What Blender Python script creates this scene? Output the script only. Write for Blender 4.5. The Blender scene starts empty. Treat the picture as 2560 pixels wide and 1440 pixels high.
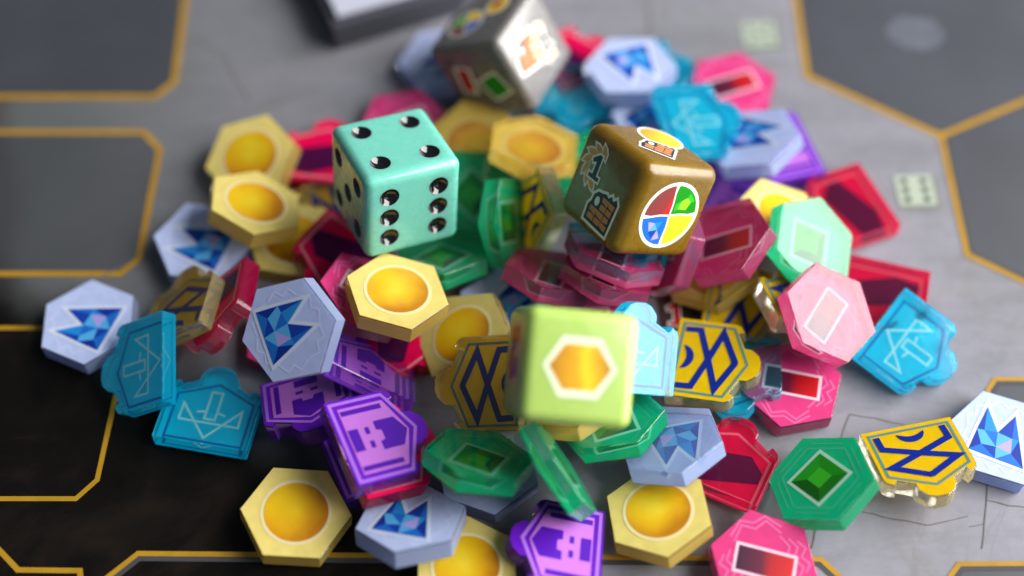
import bpy, bmesh, math, random
from mathutils import Vector, Matrix, Quaternion
from mathutils.geometry import tessellate_polygon

# ------------------------------------------------------------------ camera, world, light
S = bpy.context.scene
MM = 0.001
PITCH, DIST, LENS = math.radians(57), 235.0, 49.0
FPX = LENS / 36 * 2560
CAM = Vector((0, -DIST * math.cos(PITCH), DIST * math.sin(PITCH)))
FW = Vector((0, math.cos(PITCH), -math.sin(PITCH)))
UP = Vector((0, math.sin(PITCH), math.cos(PITCH)))

cd = bpy.data.cameras.new('camera')
cam = bpy.data.objects.new('camera', cd)
S.collection.objects.link(cam)
cam.location = CAM * MM
cam.rotation_euler = (math.pi / 2 - PITCH, 0, 0)
cd.lens = LENS
cd.sensor_width = 36
cd.clip_start, cd.clip_end = 0.005, 20
cd.dof.use_dof = True
cd.dof.focus_distance = 0.2135
cd.dof.aperture_fstop = 4.3
cd.dof.aperture_blades = 7
S.camera = cam

W = bpy.data.worlds.new('World')
S.world = W
W.use_nodes = True
bgn = W.node_tree.nodes['Background']
bgn.inputs[0].default_value = (0.70, 0.85, 1.0, 1)
bgn.inputs[1].default_value = 0.135

def area(name, loc, target, sx, sy, watts, col):
    ld = bpy.data.lights.new(name, 'AREA')
    ld.shape = 'RECTANGLE'
    ld.size, ld.size_y, ld.energy, ld.color = sx * MM, sy * MM, watts, col
    o = bpy.data.objects.new(name, ld)
    S.collection.objects.link(o)
    o.location = Vector(loc) * MM
    o.rotation_euler = (Vector(target) - Vector(loc)).to_track_quat('-Z', 'Y').to_euler()
    return o
area('window_light', (643, 16, 371), (5, 0, 0), 800, 860, 24.5, (1.0, 0.985, 0.955))

S.view_settings.view_transform = 'Standard'
S.view_settings.look = 'None'
S.view_settings.exposure = 0.02
S.view_settings.gamma = 1.0
S.view_settings.use_curve_mapping = False
S.render.engine = 'CYCLES'
cy = S.cycles
cy.max_bounces, cy.diffuse_bounces, cy.glossy_bounces, cy.transmission_bounces, cy.transparent_max_bounces = 14, 4, 6, 14, 8
cy.sample_clamp_indirect = 40.0
cy.blur_glossy = 0.6
cy.caustics_reflective = True
cy.caustics_refractive = True
cy.use_denoising = True
try:
    cy.denoiser = 'OPENIMAGEDENOISE'
    cy.denoising_input_passes = 'RGB_ALBEDO_NORMAL'
except Exception:
    pass

# ------------------------------------------------------------------ materials
def newmat(name):
    m = bpy.data.materials.new(name)
    m.use_nodes = True
    nt = m.node_tree
    return m, nt, nt.nodes['Principled BSDF'], nt.nodes['Material Output']

def node(nt, t, **kw):
    n = nt.nodes.new(t)
    for k, v in kw.items():
        setattr(n, k, v)
    return n

def noise_var(nt, col, scale, amt, coord='Object', detail=4):
    """base colour with a fine procedural variation; returns a colour socket"""
    tc = node(nt, 'ShaderNodeTexCoord')
    nz = node(nt, 'ShaderNodeTexNoise')
    nz.inputs['Scale'].default_value = scale
    nz.inputs['Detail'].default_value = detail
    nt.links.new(tc.outputs[coord], nz.inputs['Vector'])
    mx = node(nt, 'ShaderNodeMix', data_type='RGBA')
    mx.inputs[6].default_value = (*[c * (1 - amt) for c in col], 1)
    mx.inputs[7].default_value = (*[min(1, c * (1 + amt)) for c in col], 1)
    nt.links.new(nz.outputs['Fac'], mx.inputs[0])
    # every piece came off the press a little different
    oi = node(nt, 'ShaderNodeObjectInfo')
    hs = node(nt, 'ShaderNodeHueSaturation')
    mv = node(nt, 'ShaderNodeMapRange')
    mv.inputs[3].default_value, mv.inputs[4].default_value = 0.92, 1.07
    nt.links.new(oi.outputs['Random'], mv.inputs[0])
    nt.links.new(mv.outputs[0], hs.inputs['Value'])
    nt.links.new(mx.outputs[2], hs.inputs['Color'])
    return hs.outputs[0], nz, tc

INK = {}
def ink(name, col, trans=0.25, rough=0.32, amt=0.06, scale=900, spec=0.22):
    """flat printed ink: slightly translucent, faint grain"""
    if name in INK:
        return INK[name]
    m, nt, b, out = newmat('ink_' + name)
    c, nz, tc = noise_var(nt, col, scale, amt)
    nt.links.new(c, b.inputs['Base Color'])
    b.inputs['Roughness'].default_value = rough
    b.inputs['Specular IOR Level'].default_value = spec
    if trans > 0:
        tr = node(nt, 'ShaderNodeBsdfTranslucent')
        nt.links.new(c, tr.inputs[0])
        mx = node(nt, 'ShaderNodeMixShader')
        mx.inputs[0].default_value = trans
        nt.links.new(b.outputs[0], mx.inputs[1])
        nt.links.new(tr.outputs[0], mx.inputs[2])
        nt.links.new(mx.outputs[0], out.inputs[0])
    INK[name] = m
    return m

def grad_ink(name, stops, axis, lo, hi, noise=0.25, nscale=260, trans=0.2, rough=0.3, radial=0.0):
    """ink running through several colours along a local axis (mm) with mottling"""
    m, nt, b, out = newmat('ink_' + name)
    tc = node(nt, 'ShaderNodeTexCoord')
    dp = node(nt, 'ShaderNodeVectorMath', operation='DOT_PRODUCT')
    dp.inputs[1].default_value = Vector(axis).normalized()
    nt.links.new(tc.outputs['Object'], dp.inputs[0])
    mr = node(nt, 'ShaderNodeMapRange')
    mr.inputs[1].default_value, mr.inputs[2].default_value = lo * MM, hi * MM
    nt.links.new(dp.outputs['Value'], mr.inputs[0])
    nz = node(nt, 'ShaderNodeTexNoise')
    nz.inputs['Scale'].default_value = nscale
    nz.inputs['Detail'].default_value = 4
    oi = node(nt, 'ShaderNodeObjectInfo')
    of = node(nt, 'ShaderNodeVectorMath', operation='ADD')
    nt.links.new(tc.outputs['Object'], of.inputs[0])
    nt.links.new(oi.outputs['Random'], of.inputs[1])
    nt.links.new(of.outputs[0], nz.inputs['Vector'])
    ma = node(nt, 'ShaderNodeMath', operation='MULTIPLY_ADD')
    nt.links.new(nz.outputs['Fac'], ma.inputs[0])
    ma.inputs[1].default_value = noise
    ma.inputs[2].default_value = -noise / 2
    ad = node(nt, 'ShaderNodeMath', operation='ADD')
    nt.links.new(ma.outputs[0], ad.inputs[0])
    nt.links.new(mr.outputs[0], ad.inputs[1])
    if radial:
        ln = node(nt, 'ShaderNodeVectorMath', operation='LENGTH')
        nt.links.new(tc.outputs['Object'], ln.inputs[0])
        rm = node(nt, 'ShaderNodeMath', operation='MULTIPLY_ADD')
        nt.links.new(ln.outputs['Value'], rm.inputs[0])
        rm.inputs[1].default_value = -radial / (4.8 * MM)
        rm.inputs[2].default_value = radial * 0.6
        ad2 = node(nt, 'ShaderNodeMath', operation='ADD')
        nt.links.new(ad.outputs[0], ad2.inputs[0])
        nt.links.new(rm.outputs[0], ad2.inputs[1])
        ad = ad2
    rp = node(nt, 'ShaderNodeValToRGB')
    while len(rp.color_ramp.elements) < len(stops):
        rp.color_ramp.elements.new(0.5)
    for e, (p, c) in zip(rp.color_ramp.elements, stops):
        e.position = p
        e.color = (*c, 1)
    nt.links.new(ad.outputs[0], rp.inputs[0])
    nt.links.new(rp.outputs[0], b.inputs['Base Color'])
    b.inputs['Roughness'].default_value = rough
    tr = node(nt, 'ShaderNodeBsdfTranslucent')
    nt.links.new(rp.outputs[0], tr.inputs[0])
    mx = node(nt, 'ShaderNodeMixShader')
    mx.inputs[0].default_value = trans
    nt.links.new(b.outputs[0], mx.inputs[1])
    nt.links.new(tr.outputs[0], mx.inputs[2])
    nt.links.new(mx.outputs[0], out.inputs[0])
    INK[name] = m
    return m

def acrylic(name, tint, milky=0.0, mcol=None, rough=0.03, edge=0.3):
    """clear cast acrylic, optionally a little milky; sawn edges give a faint ripple"""
    m, nt, b, out = newmat('acrylic_' + name)
    b.inputs['Base Color'].default_value = (*tint, 1)
    b.inputs['Transmission Weight'].default_value = 1
    b.inputs['IOR'].default_value = 1.49
    b.inputs['Roughness'].default_value = rough
    tc = node(nt, 'ShaderNodeTexCoord')
    nz = node(nt, 'ShaderNodeTexNoise')
    nz.inputs['Scale'].default_value = 2400
    mp = node(nt, 'ShaderNodeMapping')
    mp.inputs['Scale'].default_value = (1, 1, 0.06)
    nt.links.new(tc.outputs['Object'], mp.inputs[0])
    nt.links.new(mp.outputs[0], nz.inputs['Vector'])
    # finger smudges and fine wear change the gloss a little
    sm = node(nt, 'ShaderNodeTexNoise')
    sm.inputs['Scale'].default_value = 260
    sm.inputs['Detail'].default_value = 6
    sm.inputs['Distortion'].default_value = 2.0
    nt.links.new(tc.outputs['Object'], sm.inputs['Vector'])
    mr = node(nt, 'ShaderNodeMapRange')
    mr.inputs[1].default_value, mr.inputs[2].default_value = 0.4, 0.75
    mr.inputs[3].default_value, mr.inputs[4].default_value = rough, rough + 0.14
    nt.links.new(sm.outputs['Fac'], mr.inputs[0])
    nt.links.new(mr.outputs[0], b.inputs['Roughness'])
    bp = node(nt, 'ShaderNodeBump')
    bp.inputs['Strength'].default_value = 0.45
    bp.inputs['Distance'].default_value = 0.00008
    # cutting marks run down the side walls only
    sx = node(nt, 'ShaderNodeSeparateXYZ')
    nt.links.new(tc.outputs['Normal'], sx.inputs[0])
    ab = node(nt, 'ShaderNodeMath', operation='ABSOLUTE')
    nt.links.new(sx.outputs[2], ab.inputs[0])
    iv = node(nt, 'ShaderNodeMath', operation='LESS_THAN')
    nt.links.new(ab.outputs[0], iv.inputs[0])
    iv.inputs[1].default_value = 0.3
    mu = node(nt, 'ShaderNodeMath', operation='MULTIPLY')
    nt.links.new(nz.outputs['Fac'], mu.inputs[0])
    nt.links.new(iv.outputs[0], mu.inputs[1])
    nt.links.new(mu.outputs[0], bp.inputs['Height'])
    nt.links.new(bp.outputs[0], b.inputs['Normal'])
    if milky > 0:
        tl = node(nt, 'ShaderNodeBsdfTranslucent')
        tl.inputs[0].default_value = (*(mcol or tint), 1)
        df = node(nt, 'ShaderNodeBsdfDiffuse')
        df.inputs[0].default_value = (*(mcol or tint), 1)
        m1 = node(nt, 'ShaderNodeMixShader')
        m1.inputs[0].default_value = 0.5
        nt.links.new(tl.outputs[0], m1.inputs[1])
        nt.links.new(df.outputs[0], m1.inputs[2])
        m2 = node(nt, 'ShaderNodeMixShader')
        # sawn edges are frosted, the faces stay clear
        fr = node(nt, 'ShaderNodeMath', operation='MULTIPLY_ADD')
        nt.links.new(iv.outputs[0], fr.inputs[0])
        fr.inputs[1].default_value = edge - milky
        fr.inputs[2].default_value = milky
        nt.links.new(fr.outputs[0], m2.inputs[0])
        nt.links.new(b.outputs[0], m2.inputs[1])
        nt.links.new(m1.outputs[0], m2.inputs[2])
        nt.links.new(m2.outputs[0], out.inputs[0])
    return m

def resin(name, col, radius, rough=0.16, var=0.1, vscale=120, sss=1.0, coat=0.3):
    m, nt, b, out = newmat('resin_' + name)
    c, nz, tc = noise_var(nt, col, vscale, var, detail=3)
    nz.inputs['Distortion'].default_value = 1.5
    nt.links.new(c, b.inputs['Base Color'])
    b.inputs['Subsurface Weight'].default_value = sss
    b.inputs['Subsurface Radius'].default_value = radius
    b.inputs['Subsurface Scale'].default_value = 0.002
    b.inputs['Roughness'].default_value = rough
    b.inputs['Coat Weight'].default_value = coat
    b.inputs['Coat Roughness'].default_value = 0.08
    # handled plastic: smudges and faint pitting
    sm = node(nt, 'ShaderNodeTexNoise')
    sm.inputs['Scale'].default_value = 300
    sm.inputs['Detail'].default_value = 7
    sm.inputs['Distortion'].default_value = 1.5
    nt.links.new(tc.outputs['Object'], sm.inputs['Vector'])
    mr = node(nt, 'ShaderNodeMapRange')
    mr.inputs[1].default_value, mr.inputs[2].default_value = 0.35, 0.7
    mr.inputs[3].default_value, mr.inputs[4].default_value = rough, rough + 0.22
    nt.links.new(sm.outputs['Fac'], mr.inputs[0])
    nt.links.new(mr.outputs[0], b.inputs['Roughness'])
    bq = node(nt, 'ShaderNodeBump')
    bq.inputs['Strength'].default_value = 0.08
    bq.inputs['Distance'].default_value = 0.0001
    nt.links.new(sm.outputs['Fac'], bq.inputs['Height'])
    nt.links.new(bq.outputs[0], b.inputs['Normal'])
    return m

# ------------------------------------------------------------------ mesh helpers
def link(name, me, mat=None, parent=None):
    o = bpy.data.objects.new(name, me)
    S.collection.objects.link(o)
    if mat:
        if len(me.materials) == 0:
            me.materials.append(mat)
    if parent:
        o.parent = parent
    return o

def ccw(p):
    a = sum(p[i][0] * p[(i + 1) % len(p)][1] - p[(i + 1) % len(p)][0] * p[i][1] for i in range(len(p)))
    return p if a > 0 else p[::-1]

class Sheet:
    """flat printed shapes, each on its own thin layer above z = 0 (units mm)"""
    def __init__(s, step=0.03):
        s.v, s.f, s.mi, s.mats, s.step = [], [], [], [], step
    def _m(s, m):
        if m not in s.mats:
            s.mats.append(m)
        return s.mats.index(m)
    def poly(s, pts, mat, layer=0):
        pts = ccw([tuple(p) for p in pts])
        n = len(s.v)
        z = layer * s.step
        s.v += [(x * MM, y * MM, z * MM) for x, y in pts]
        k = s._m(mat)
        for t in tessellate_polygon([[Vector((x, y, 0)) for x, y in pts]]):
            a, b, c = [Vector(pts[i]) for i in t]
            if (b - a).cross(c - a) < 0:
                t = t[::-1]
            s.f.append(tuple(n + i for i in t))
            s.mi.append(k)
    def disc(s, c, r, mat, layer=0, n=48, ry=None):
        s.poly([(c[0] + r * math.cos(2 * math.pi * i / n), c[1] + (ry or r) * math.sin(2 * math.pi * i / n)) for i in range(n)], mat, layer)
    def stroke(s, pts, w, mat, layer=0, closed=False):
        """mitred line of even width"""
        P = [Vector(p) for p in pts]
        n = len(P)
        L, Rr = [], []
        for i in range(n):
            a = P[i - 1] if (i > 0 or closed) else None
            b = P[(i + 1) % n] if (i < n - 1 or closed) else None
            d1 = (P[i] - a).normalized() if a is not None else None
            d2 = (b - P[i]).normalized() if b is not None else None
            d1 = d1 or d2
            d2 = d2 or d1
            t = (d1 + d2)
            t = t.normalized() if t.length > 1e-6 else d1
            nn = Vector((-t.y, t.x))
            k = max(0.35, nn.dot(Vector((-d1.y, d1.x))))
            L.append(P[i] + nn * (w / 2 / k))
            Rr.append(P[i] - nn * (w / 2 / k))
        m = n if closed else n - 1
        for i in range(m):
            j = (i + 1) % n
            s.poly([L[i], L[j], Rr[j], Rr[i]], mat, layer)
    def mesh(s, name):
        me = bpy.data.meshes.new(name)
        me.from_pydata(s.v, [], s.f)
        for m in s.mats:
            me.materials.append(m)
        me.polygons.foreach_set('material_index', s.mi)
        me.update()
        return me

def prism_mesh(name, pts, z0, z1, bevel=0.0, seg=1):
    bm = bmesh.new()
    pts = ccw(pts)
    vs = [bm.verts.new((x * MM, y * MM, z0 * MM)) for x, y in pts]
    f = bm.faces.new(vs)
    r = bmesh.ops.extrude_face_region(bm, geom=[f])
    nv = [g for g in r['geom'] if isinstance(g, bmesh.types.BMVert)]
    bmesh.ops.translate(bm, verts=nv, vec=(0, 0, (z1 - z0) * MM))
    bmesh.ops.recalc_face_normals(bm, faces=bm.faces)
    if bevel:
        bmesh.ops.bevel(bm, geom=list(bm.edges), offset=bevel * MM, segments=seg, affect='EDGES', clamp_overlap=True, profile=0.5)
    me = bpy.data.meshes.new(name)
    bm.to_mesh(me)
    bm.free()
    return me

def at(px, py, z=0.0):
    """pixel of the 2560 x 1440 photograph -> point (mm) on the plane at height z"""
    d = FW + Vector((1, 0, 0)) * ((px - 1280) / FPX) + UP * ((720 - py) / FPX)
    return CAM + d * ((z - CAM.z) / d.z)

def inset(pts, d):
    pts = ccw(pts)
    n = len(pts)
    out = []
    for i in range(n):
        a, b, c = Vector(pts[i - 1]), Vector(pts[i]), Vector(pts[(i + 1) % n])
        d1, d2 = (b - a).normalized(), (c - b).normalized()
        n1, n2 = Vector((-d1.y, d1.x)), Vector((-d2.y, d2.x))
        k = n1 + n2
        out.append(b + k * (d / max(0.2, k.dot(n1))))
    return [tuple(p) for p in out]

# ------------------------------------------------------------------ the board (surface)
stone, nt, b, out = newmat('board_print')
tc = node(nt, 'ShaderNodeTexCoord')
def tex_noise(scale, detail=5, rough=0.55, dist=0.0):
    n = node(nt, 'ShaderNodeTexNoise')
    n.inputs['Scale'].default_value = scale
    n.inputs['Detail'].default_value = detail
    n.inputs['Roughness'].default_value = rough
    n.inputs['Distortion'].default_value = dist
    nt.links.new(tc.outputs['Object'], n.inputs['Vector'])
    return n
def ramp(src, stops):
    r = node(nt, 'ShaderNodeValToRGB')
    while len(r.color_ramp.elements) < len(stops):
        r.color_ramp.elements.new(0.5)
    for e, (p, c) in zip(r.color_ramp.elements, stops):
        e.position = p
        e.color = (*c, 1) if len(c) == 3 else c
    nt.links.new(src, r.inputs[0])
    return r.outputs[0]
def mixc(fac, a, c, mode='MIX'):
    m = node(nt, 'ShaderNodeMix', data_type='RGBA', blend_type=mode)
    for sock, v in ((0, fac), (6, a), (7, c)):
        if hasattr(v, 'is_linked') or hasattr(v, 'links'):
            nt.links.new(v, m.inputs[sock])
        else:
            m.inputs[sock].default_value = v if sock == 0 else (*v, 1)
    return m.outputs[2]
def mask(p, q, w0, w1, wob=10, wscale=45):
    """0..1 tone mask rising from w0 to w1 mm left of the line p->q, wobbled by noise"""
    d = (q - p).normalized()
    nrm = Vector((-d.y, d.x, 0))
    dp = node(nt, 'ShaderNodeVectorMath', operation='DOT_PRODUCT')
    dp.inputs[1].default_value = nrm
    nt.links.new(tc.outputs['Object'], dp.inputs[0])
    nz = tex_noise(wscale, 4)
    ma = node(nt, 'ShaderNodeMath', operation='MULTIPLY_ADD')
    nt.links.new(nz.outputs['Fac'], ma.inputs[0])
    ma.inputs[1].default_value = wob * MM
    nt.links.new(dp.outputs['Value'], ma.inputs[2])
    mr = node(nt, 'ShaderNodeMapRange', interpolation_type='SMOOTHSTEP')
    o = nrm.dot(p) + wob / 2
    mr.inputs[1].default_value, mr.inputs[2].default_value = (o + w0) * MM, (o + w1) * MM
    nt.links.new(ma.outputs[0], mr.inputs[0])
    return mr.outputs[0]
big = tex_noise(28, 5, 0.6, 0.6)
c0 = ramp(big.outputs['Fac'], [(0.28, (0.155, 0.158, 0.172)), (0.52, (0.205, 0.202, 0.238)), (0.75, (0.245, 0.238, 0.285))])
fine = tex_noise(420, 6, 0.65)
c0 = mixc(0.25, c0, ramp(fine.outputs['Fac'], [(0.3, (0.17, 0.17, 0.18)), (0.7, (0.27, 0.265, 0.30))]))
blot = tex_noise(70, 3, 0.5, 1.2)
c0 = mixc(ramp(blot.outputs['Fac'], [(0.60, (0, 0, 0)), (0.74, (0.35, 0.35, 0.35))]), c0, (0.17, 0.16, 0.14))
# brushed strokes and faint painted veins
mpg = node(nt, 'ShaderNodeMapping')
mpg.inputs['Rotation'].default_value = (0, 0, 0.5)
mpg.inputs['Scale'].default_value = (1, 4.5, 1)
nt.links.new(tc.outputs['Object'], mpg.inputs[0])
br = tex_noise(38, 6, 0.65, 0.8)
nt.links.new(mpg.outputs[0], br.inputs['Vector'])
c0 = mixc(0.55, c0, ramp(br.outputs['Fac'], [(0.30, (0.70, 0.70, 0.69)), (0.5, (1.0, 1.0, 1.0)), (0.72, (1.16, 1.15, 1.17))]), 'MULTIPLY')
vn = tex_noise(24, 7, 0.6, 1.6)
c0 = mixc(ramp(vn.outputs['Fac'], [(0.485, (0, 0, 0)), (0.5, (0.2, 0.2, 0.2)), (0.515, (0, 0, 0))]), c0, (0.12, 0.115, 0.11))
# darker grey towards the left half, a darker band at the left edge, then the near-black lower left corner
c0 = mixc(mask(at(900, 1440), at(900, 0), -10, 70, 30, 20), c0, (0.088, 0.095, 0.094))
c0 = mixc(mask(at(85, 1400), at(60, -60), 0, 5, 16, 22), c0, (0.062, 0.058, 0.058))
c0 = mixc(mask(at(1400, 1420), at(-60, 600), -4, 11, 14, 40), c0, ramp(tex_noise(55, 6, 0.65, 0.7).outputs['Fac'], [(0.35, (0.0015, 0.0012, 0.001)), (0.55, (0.0045, 0.0036, 0.003)), (0.75, (0.014, 0.009, 0.006))]))  # printed black area, with some shade painted into its colour as well
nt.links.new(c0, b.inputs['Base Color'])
b.inputs['Roughness'].default_value = 0.42
b.inputs['Specular IOR Level'].default_value = 0.15
bp = node(nt, 'ShaderNodeBump')
bp.inputs['Strength'].default_value = 0.15
bp.inputs['Distance'].default_value = 0.0001
lin = tex_noise(2600, 2, 0.5)
nt.links.new(lin.outputs['Fac'], bp.inputs['Height'])
nt.links.new(bp.outputs[0], b.inputs['Normal'])

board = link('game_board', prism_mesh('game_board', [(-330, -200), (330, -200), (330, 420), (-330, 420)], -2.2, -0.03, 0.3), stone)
board['kind'] = 'structure'
board['label'] = 'grey stone printed game board the pieces lie on'

gold = ink('gold_line', (0.35, 0.19, 0.013), trans=0, rough=0.4, amt=0.25, scale=300)
cellf, nt2, b2, out2 = newmat('ink_cell')
c, nz, _ = noise_var(nt2, (0.052, 0.057, 0.070), 45, 0.35, detail=5)
nt2.links.new(c, b2.inputs['Base Color'])
b2.inputs['Roughness'].default_value = 0.4
# the cells' tint lets the stone beneath show through, as a glaze
tp = node(nt2, 'ShaderNodeBsdfTransparent')
mxs = node(nt2, 'ShaderNodeMixShader')
mxs.inputs[0].default_value = 0.82
nt2.links.new(tp.outputs[0], mxs.inputs[1])
nt2.links.new(b2.outputs[0], mxs.inputs[2])
nt2.links.new(mxs.outputs[0], out2.inputs[0])
cellg = cellf.copy()
cellg.name = 'ink_cell_light'
for n in cellg.node_tree.nodes:
    if n.type == 'MIX_SHADER':
        n.inputs[0].default_value = 0.38
crackm = ink('crack', (0.135, 0.125, 0.12), trans=0, rough=0.6)
edgem = ink('line_shade', (0.05, 0.05, 0.055), trans=0, rough=0.5)
greenw = ink('die_icon', (0.30, 0.345, 0.28), trans=0, rough=0.5)
greend = ink('die_icon_edge', (0.14, 0.16, 0.13), trans=0, rough=0.5)
pale = ink('pale_spot', (0.085, 0.092, 0.115), trans=0, rough=0.5, amt=0.3, scale=200)
white = ink('white', (0.82, 0.81, 0.80), trans=0.15)
blackk = ink('black', (0.012, 0.011, 0.013), trans=0, rough=0.35)
redk = ink('red', (0.55, 0.012, 0.012), trans=0.1)
brownk = ink('umber', (0.05, 0.03, 0.025), trans=0, amt=0.6, scale=500)

def P2(px, py):
    p = at(px, py)
    return (p.x, p.y)
def board_print(name, build, z=0.0):
    sh = Sheet(0.02)
    build(sh)
    o = link(name, sh.mesh(name), None, board)
    o.location.z = z * MM
    return o
CELLS = []
def cell(pts, fill=None, gw=1.25, closed=True, shade=True):
    q = [P2(*p) for p in pts]
    def bld(sh):
        if fill:
            sh.poly(q, fill, 0)
        if shade:
            sh.stroke([(x, y) for x, y in inset(q, 0.75)] if closed else q, 0.9, edgem, 1, closed)
        sh.stroke(q, gw * 0.85, gold, 2, closed)
    CELLS.append(1)
    board_print('board_cell', bld, 0.004 * len(CELLS))
cell([(-300, 242), (388, 242), (436, 205), (480, -120), (-300, -120)], cellf, 1.45, shade=False)
cell([(-300, 330), (360, 331), (400, 374), (347, 648), (300, 685), (-300, 684)], cellg, 1.25, shade=False)
cell([(-300, 820), (285, 820), (322, 858), (285, 1010), (243, 1200), (190, 1247), (-300, 1247)], None, 0.95, shade=False)
cell([(-120, 1250), (45, 1425), (200, 1427), (215, 1600), (-120, 1600)], None, 1.0, shade=False)
cell([(235, 1470), (345, 1384), (2052, 1398), (2130, 1470), (2130, 1640), (235, 1640)], None, 0.95, shade=True)
cell([(2340, 1490), (2398, 1410), (2760, 1408), (2760, 1640), (2340, 1640)], cellf, 0.9)
cell([(2760, 948), (2488, 948), (2470, 975), (2475, 1060), (2500, 1085), (2760, 1090)], cellf, 0.85)
cell([(1966, -160), (2018, 190), (2352, 340), (2700, 195), (2720, -160)], cellf, 1.3)
cell([(2352, 340), (2418, 637), (2660, 752), (2900, 650), (2860, 300), (2700, 195)], cellf, 1.15)

def spot(sh):
    c = P2(2290, 82)
    random.seed(4)
    sh.poly([(c[0] + (5.6 + random.uniform(-.5, .5)) * math.cos(a * math.pi / 12), c[1] + (4.4 + random.uniform(-.4, .4)) * math.sin(a * math.pi / 12)) for a in range(24)], pale, 0)
board_print('pale_printed_spot', spot, 0.06)

def die_icon(cx, cy, pips, ang):
    def bld(sh):
        c = Vector(P2(cx, cy))
        R = Matrix.Rotation(ang, 2)
        def sq(h, off=(0, 0)):
            return [tuple(c + R @ (Vector((sx * h, sy * h)) + Vector(off))) for sx, sy in ((-1, -1), (1, -1), (1, 1), (-1, 1))]
        sh.poly(sq(3.55, (0.35, -0.45)), greend, 0)
        sh.poly(sq(3.3), greenw, 1)
        for x, y in pips:
            p = c + R @ Vector((x, y))
            sh.disc(p, 0.62, blackk if len(pips) == 6 else greend, 2, 14)
    board_print('printed_die', bld, 0.06)
die_icon(2288, 476, [(-1.7, 2), (-1.7, 0), (-1.7, -2), (1.7, 2), (1.7, 0), (1.7, -2)], 0.03)
die_icon(1898, 86, [(-1.7, 1.7), (1.7, -1.7), (0, 0), (1.7, 1.7), (-1.7, -1.7)], 0.05)

random.seed(11)
def crack(pts, w):
    q = [Vector(P2(*p)) for p in pts]
    out = []
    for a, b_ in zip(q, q[1:]):
        n = max(2, int((b_ - a).length / 1.6))
        for i in range(n):
            out.append(a.lerp(b_, i / n) + Vector((random.uniform(-.12, .12), random.uniform(-.12, .12))))
    out.append(q[-1])
    def bld(sh):
        m = len(out)
        for i in range(m - 1):
            sh.stroke([out[i], out[i + 1]], 0.55 * w * (0.5 + 0.5 * math.sin(math.pi * (i + .5) / m)) * random.uniform(.6, 1.2), crackm, 0)
    board_print('painted_crack', bld, 0.05)
crack([(2092, 1120), (2125, 1036), (2190, 1046), (2262, 1062)], 0.45)
crack([(2472, 1180), (2466, 1260), (2455, 1372)], 0.5)
crack([(2466, 1252), (2520, 1262), (2580, 1272)], 0.4)
crack([(2128, 1272), (2210, 1292), (2320, 1312), (2420, 1290)], 0.35)
crack([(2424, 1316), (2460, 1310)], 0.3)
crack([(2048, 1290), (2038, 1330), (2028, 1372)], 0.6)
crack([(1626, -20), (1624, 40), (1626, 96)], 0.8)
crack([(380, 600), (330, 650), (215, 715), (120, 730)], 0.45)
crack([(430, 345), (520, 320), (760, 230)], 0.5)
crack([(490, 95), (560, 140), (620, 250)], 0.5)
crack([(560, 1140), (620, 1090), (690, 1060)], 0.3)
crack([(470, 880), (500, 868), (560, 840)], 0.3)

def token(sh):
    # dark printed figure with a red numeral, seen between the tiles
    q = [P2(*p) for p in ((1640, 742), (1690, 728), (1775, 760), (1765, 830), (1700, 838), (1650, 815))]
    sh.poly(q, brownk, 0)
    one = [(-.35, -1.9), (-1.1, -1.9), (-1.1, -1.4), (-.4, -1.35), (-.4, .9), (-1.1, .55), (-1.25, 1.05), (-.1, 1.9), (.45, 1.9), (.45, -1.35), (1.1, -1.4), (1.1, -1.9)]
    c = P2(1691, 785)
    sh.poly([(c[0] + x * 1.22, c[1] + y * 1.22) for x, y in inset(one, -0.22)], white, 1)
    sh.poly([(c[0] + x * 1.22, c[1] + y * 1.22) for x, y in one], redk, 2)
board_print('printed_numeral', token, 0.06)

# ------------------------------------------------------------------ acrylic tiles
T, HR, CYS = 3.0, 8.4, 6.4
HEX = [(HR * math.cos(math.radians(60 * k)), HR * math.sin(math.radians(60 * k))) for k in range(6)]
_half = [(7.4, 0), (7.4, 9.4), (7.05, 10.15), (5.9, 10.85), (5.55, 9.95), (3.05, 11.2), (3.05, 12.3), (1.95, 13.65), (0.85, 14.1)]
SHIELD = [(x, y - CYS) for x, y in _half] + [(-x, y - CYS) for x, y in _half[::-1]]
def pent(d):
    return [(x, y - CYS) for x, y in ((-7.4 + d, d), (7.4 - d, d), (7.4 - d, 9.3 - .25 * d), (0, 13.1 - 1.15 * d), (-7.4 + d, 9.3 - .25 * d))]
sf = lambda pts: [(x, y - CYS) for x, y in pts]

slab_mesh = {'hex': prism_mesh('hexagon_slab', HEX, -T, 0, 0.16, 2), 'shield': prism_mesh('shield_slab', SHIELD, -T, 0, 0.13, 1)}

STYLE = {
    #          shape     slab tint            milk  milk colour           sheet colour
    'sun':     ('hex',    (1.0, 0.92, 0.55),  0.10, (0.97, 0.72, 0.20), (0.80, 0.66, 0.20)),
    'crystal': ('hex',    (0.88, 0.94, 1.0),  0.14, (0.56, 0.66, 0.98), (0.52, 0.61, 0.97)),
    'pink':    ('hex',    (1.0, 0.78, 0.89),  0.03, (0.92, 0.20, 0.44), (0.66, 0.045, 0.205)),
    'green':   ('hex',    (0.58, 1.0, 0.85),  0.06, (0.008, 0.74, 0.38),  (0.004, 0.56, 0.27)),
    'blue':    ('shield', (0.66, 1.0, 1.0),   0.08, (0.006, 0.62, 0.95), (0.003, 0.66, 0.94)),
    'yellow':  ('shield', (1.0, 0.97, 0.82),  0.03, (0.86, 0.72, 0.40),   (0.84, 0.53, 0.004)),
    'purple':  ('shield', (0.84, 0.70, 1.0),  0.05, (0.40, 0.10, 0.88),  (0.16, 0.012, 0.60)),
    'red':     ('shield', (1.0, 0.60, 0.72),  0.04, (0.92, 0.01, 0.16), (0.88, 0.002, 0.10)),
}
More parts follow.
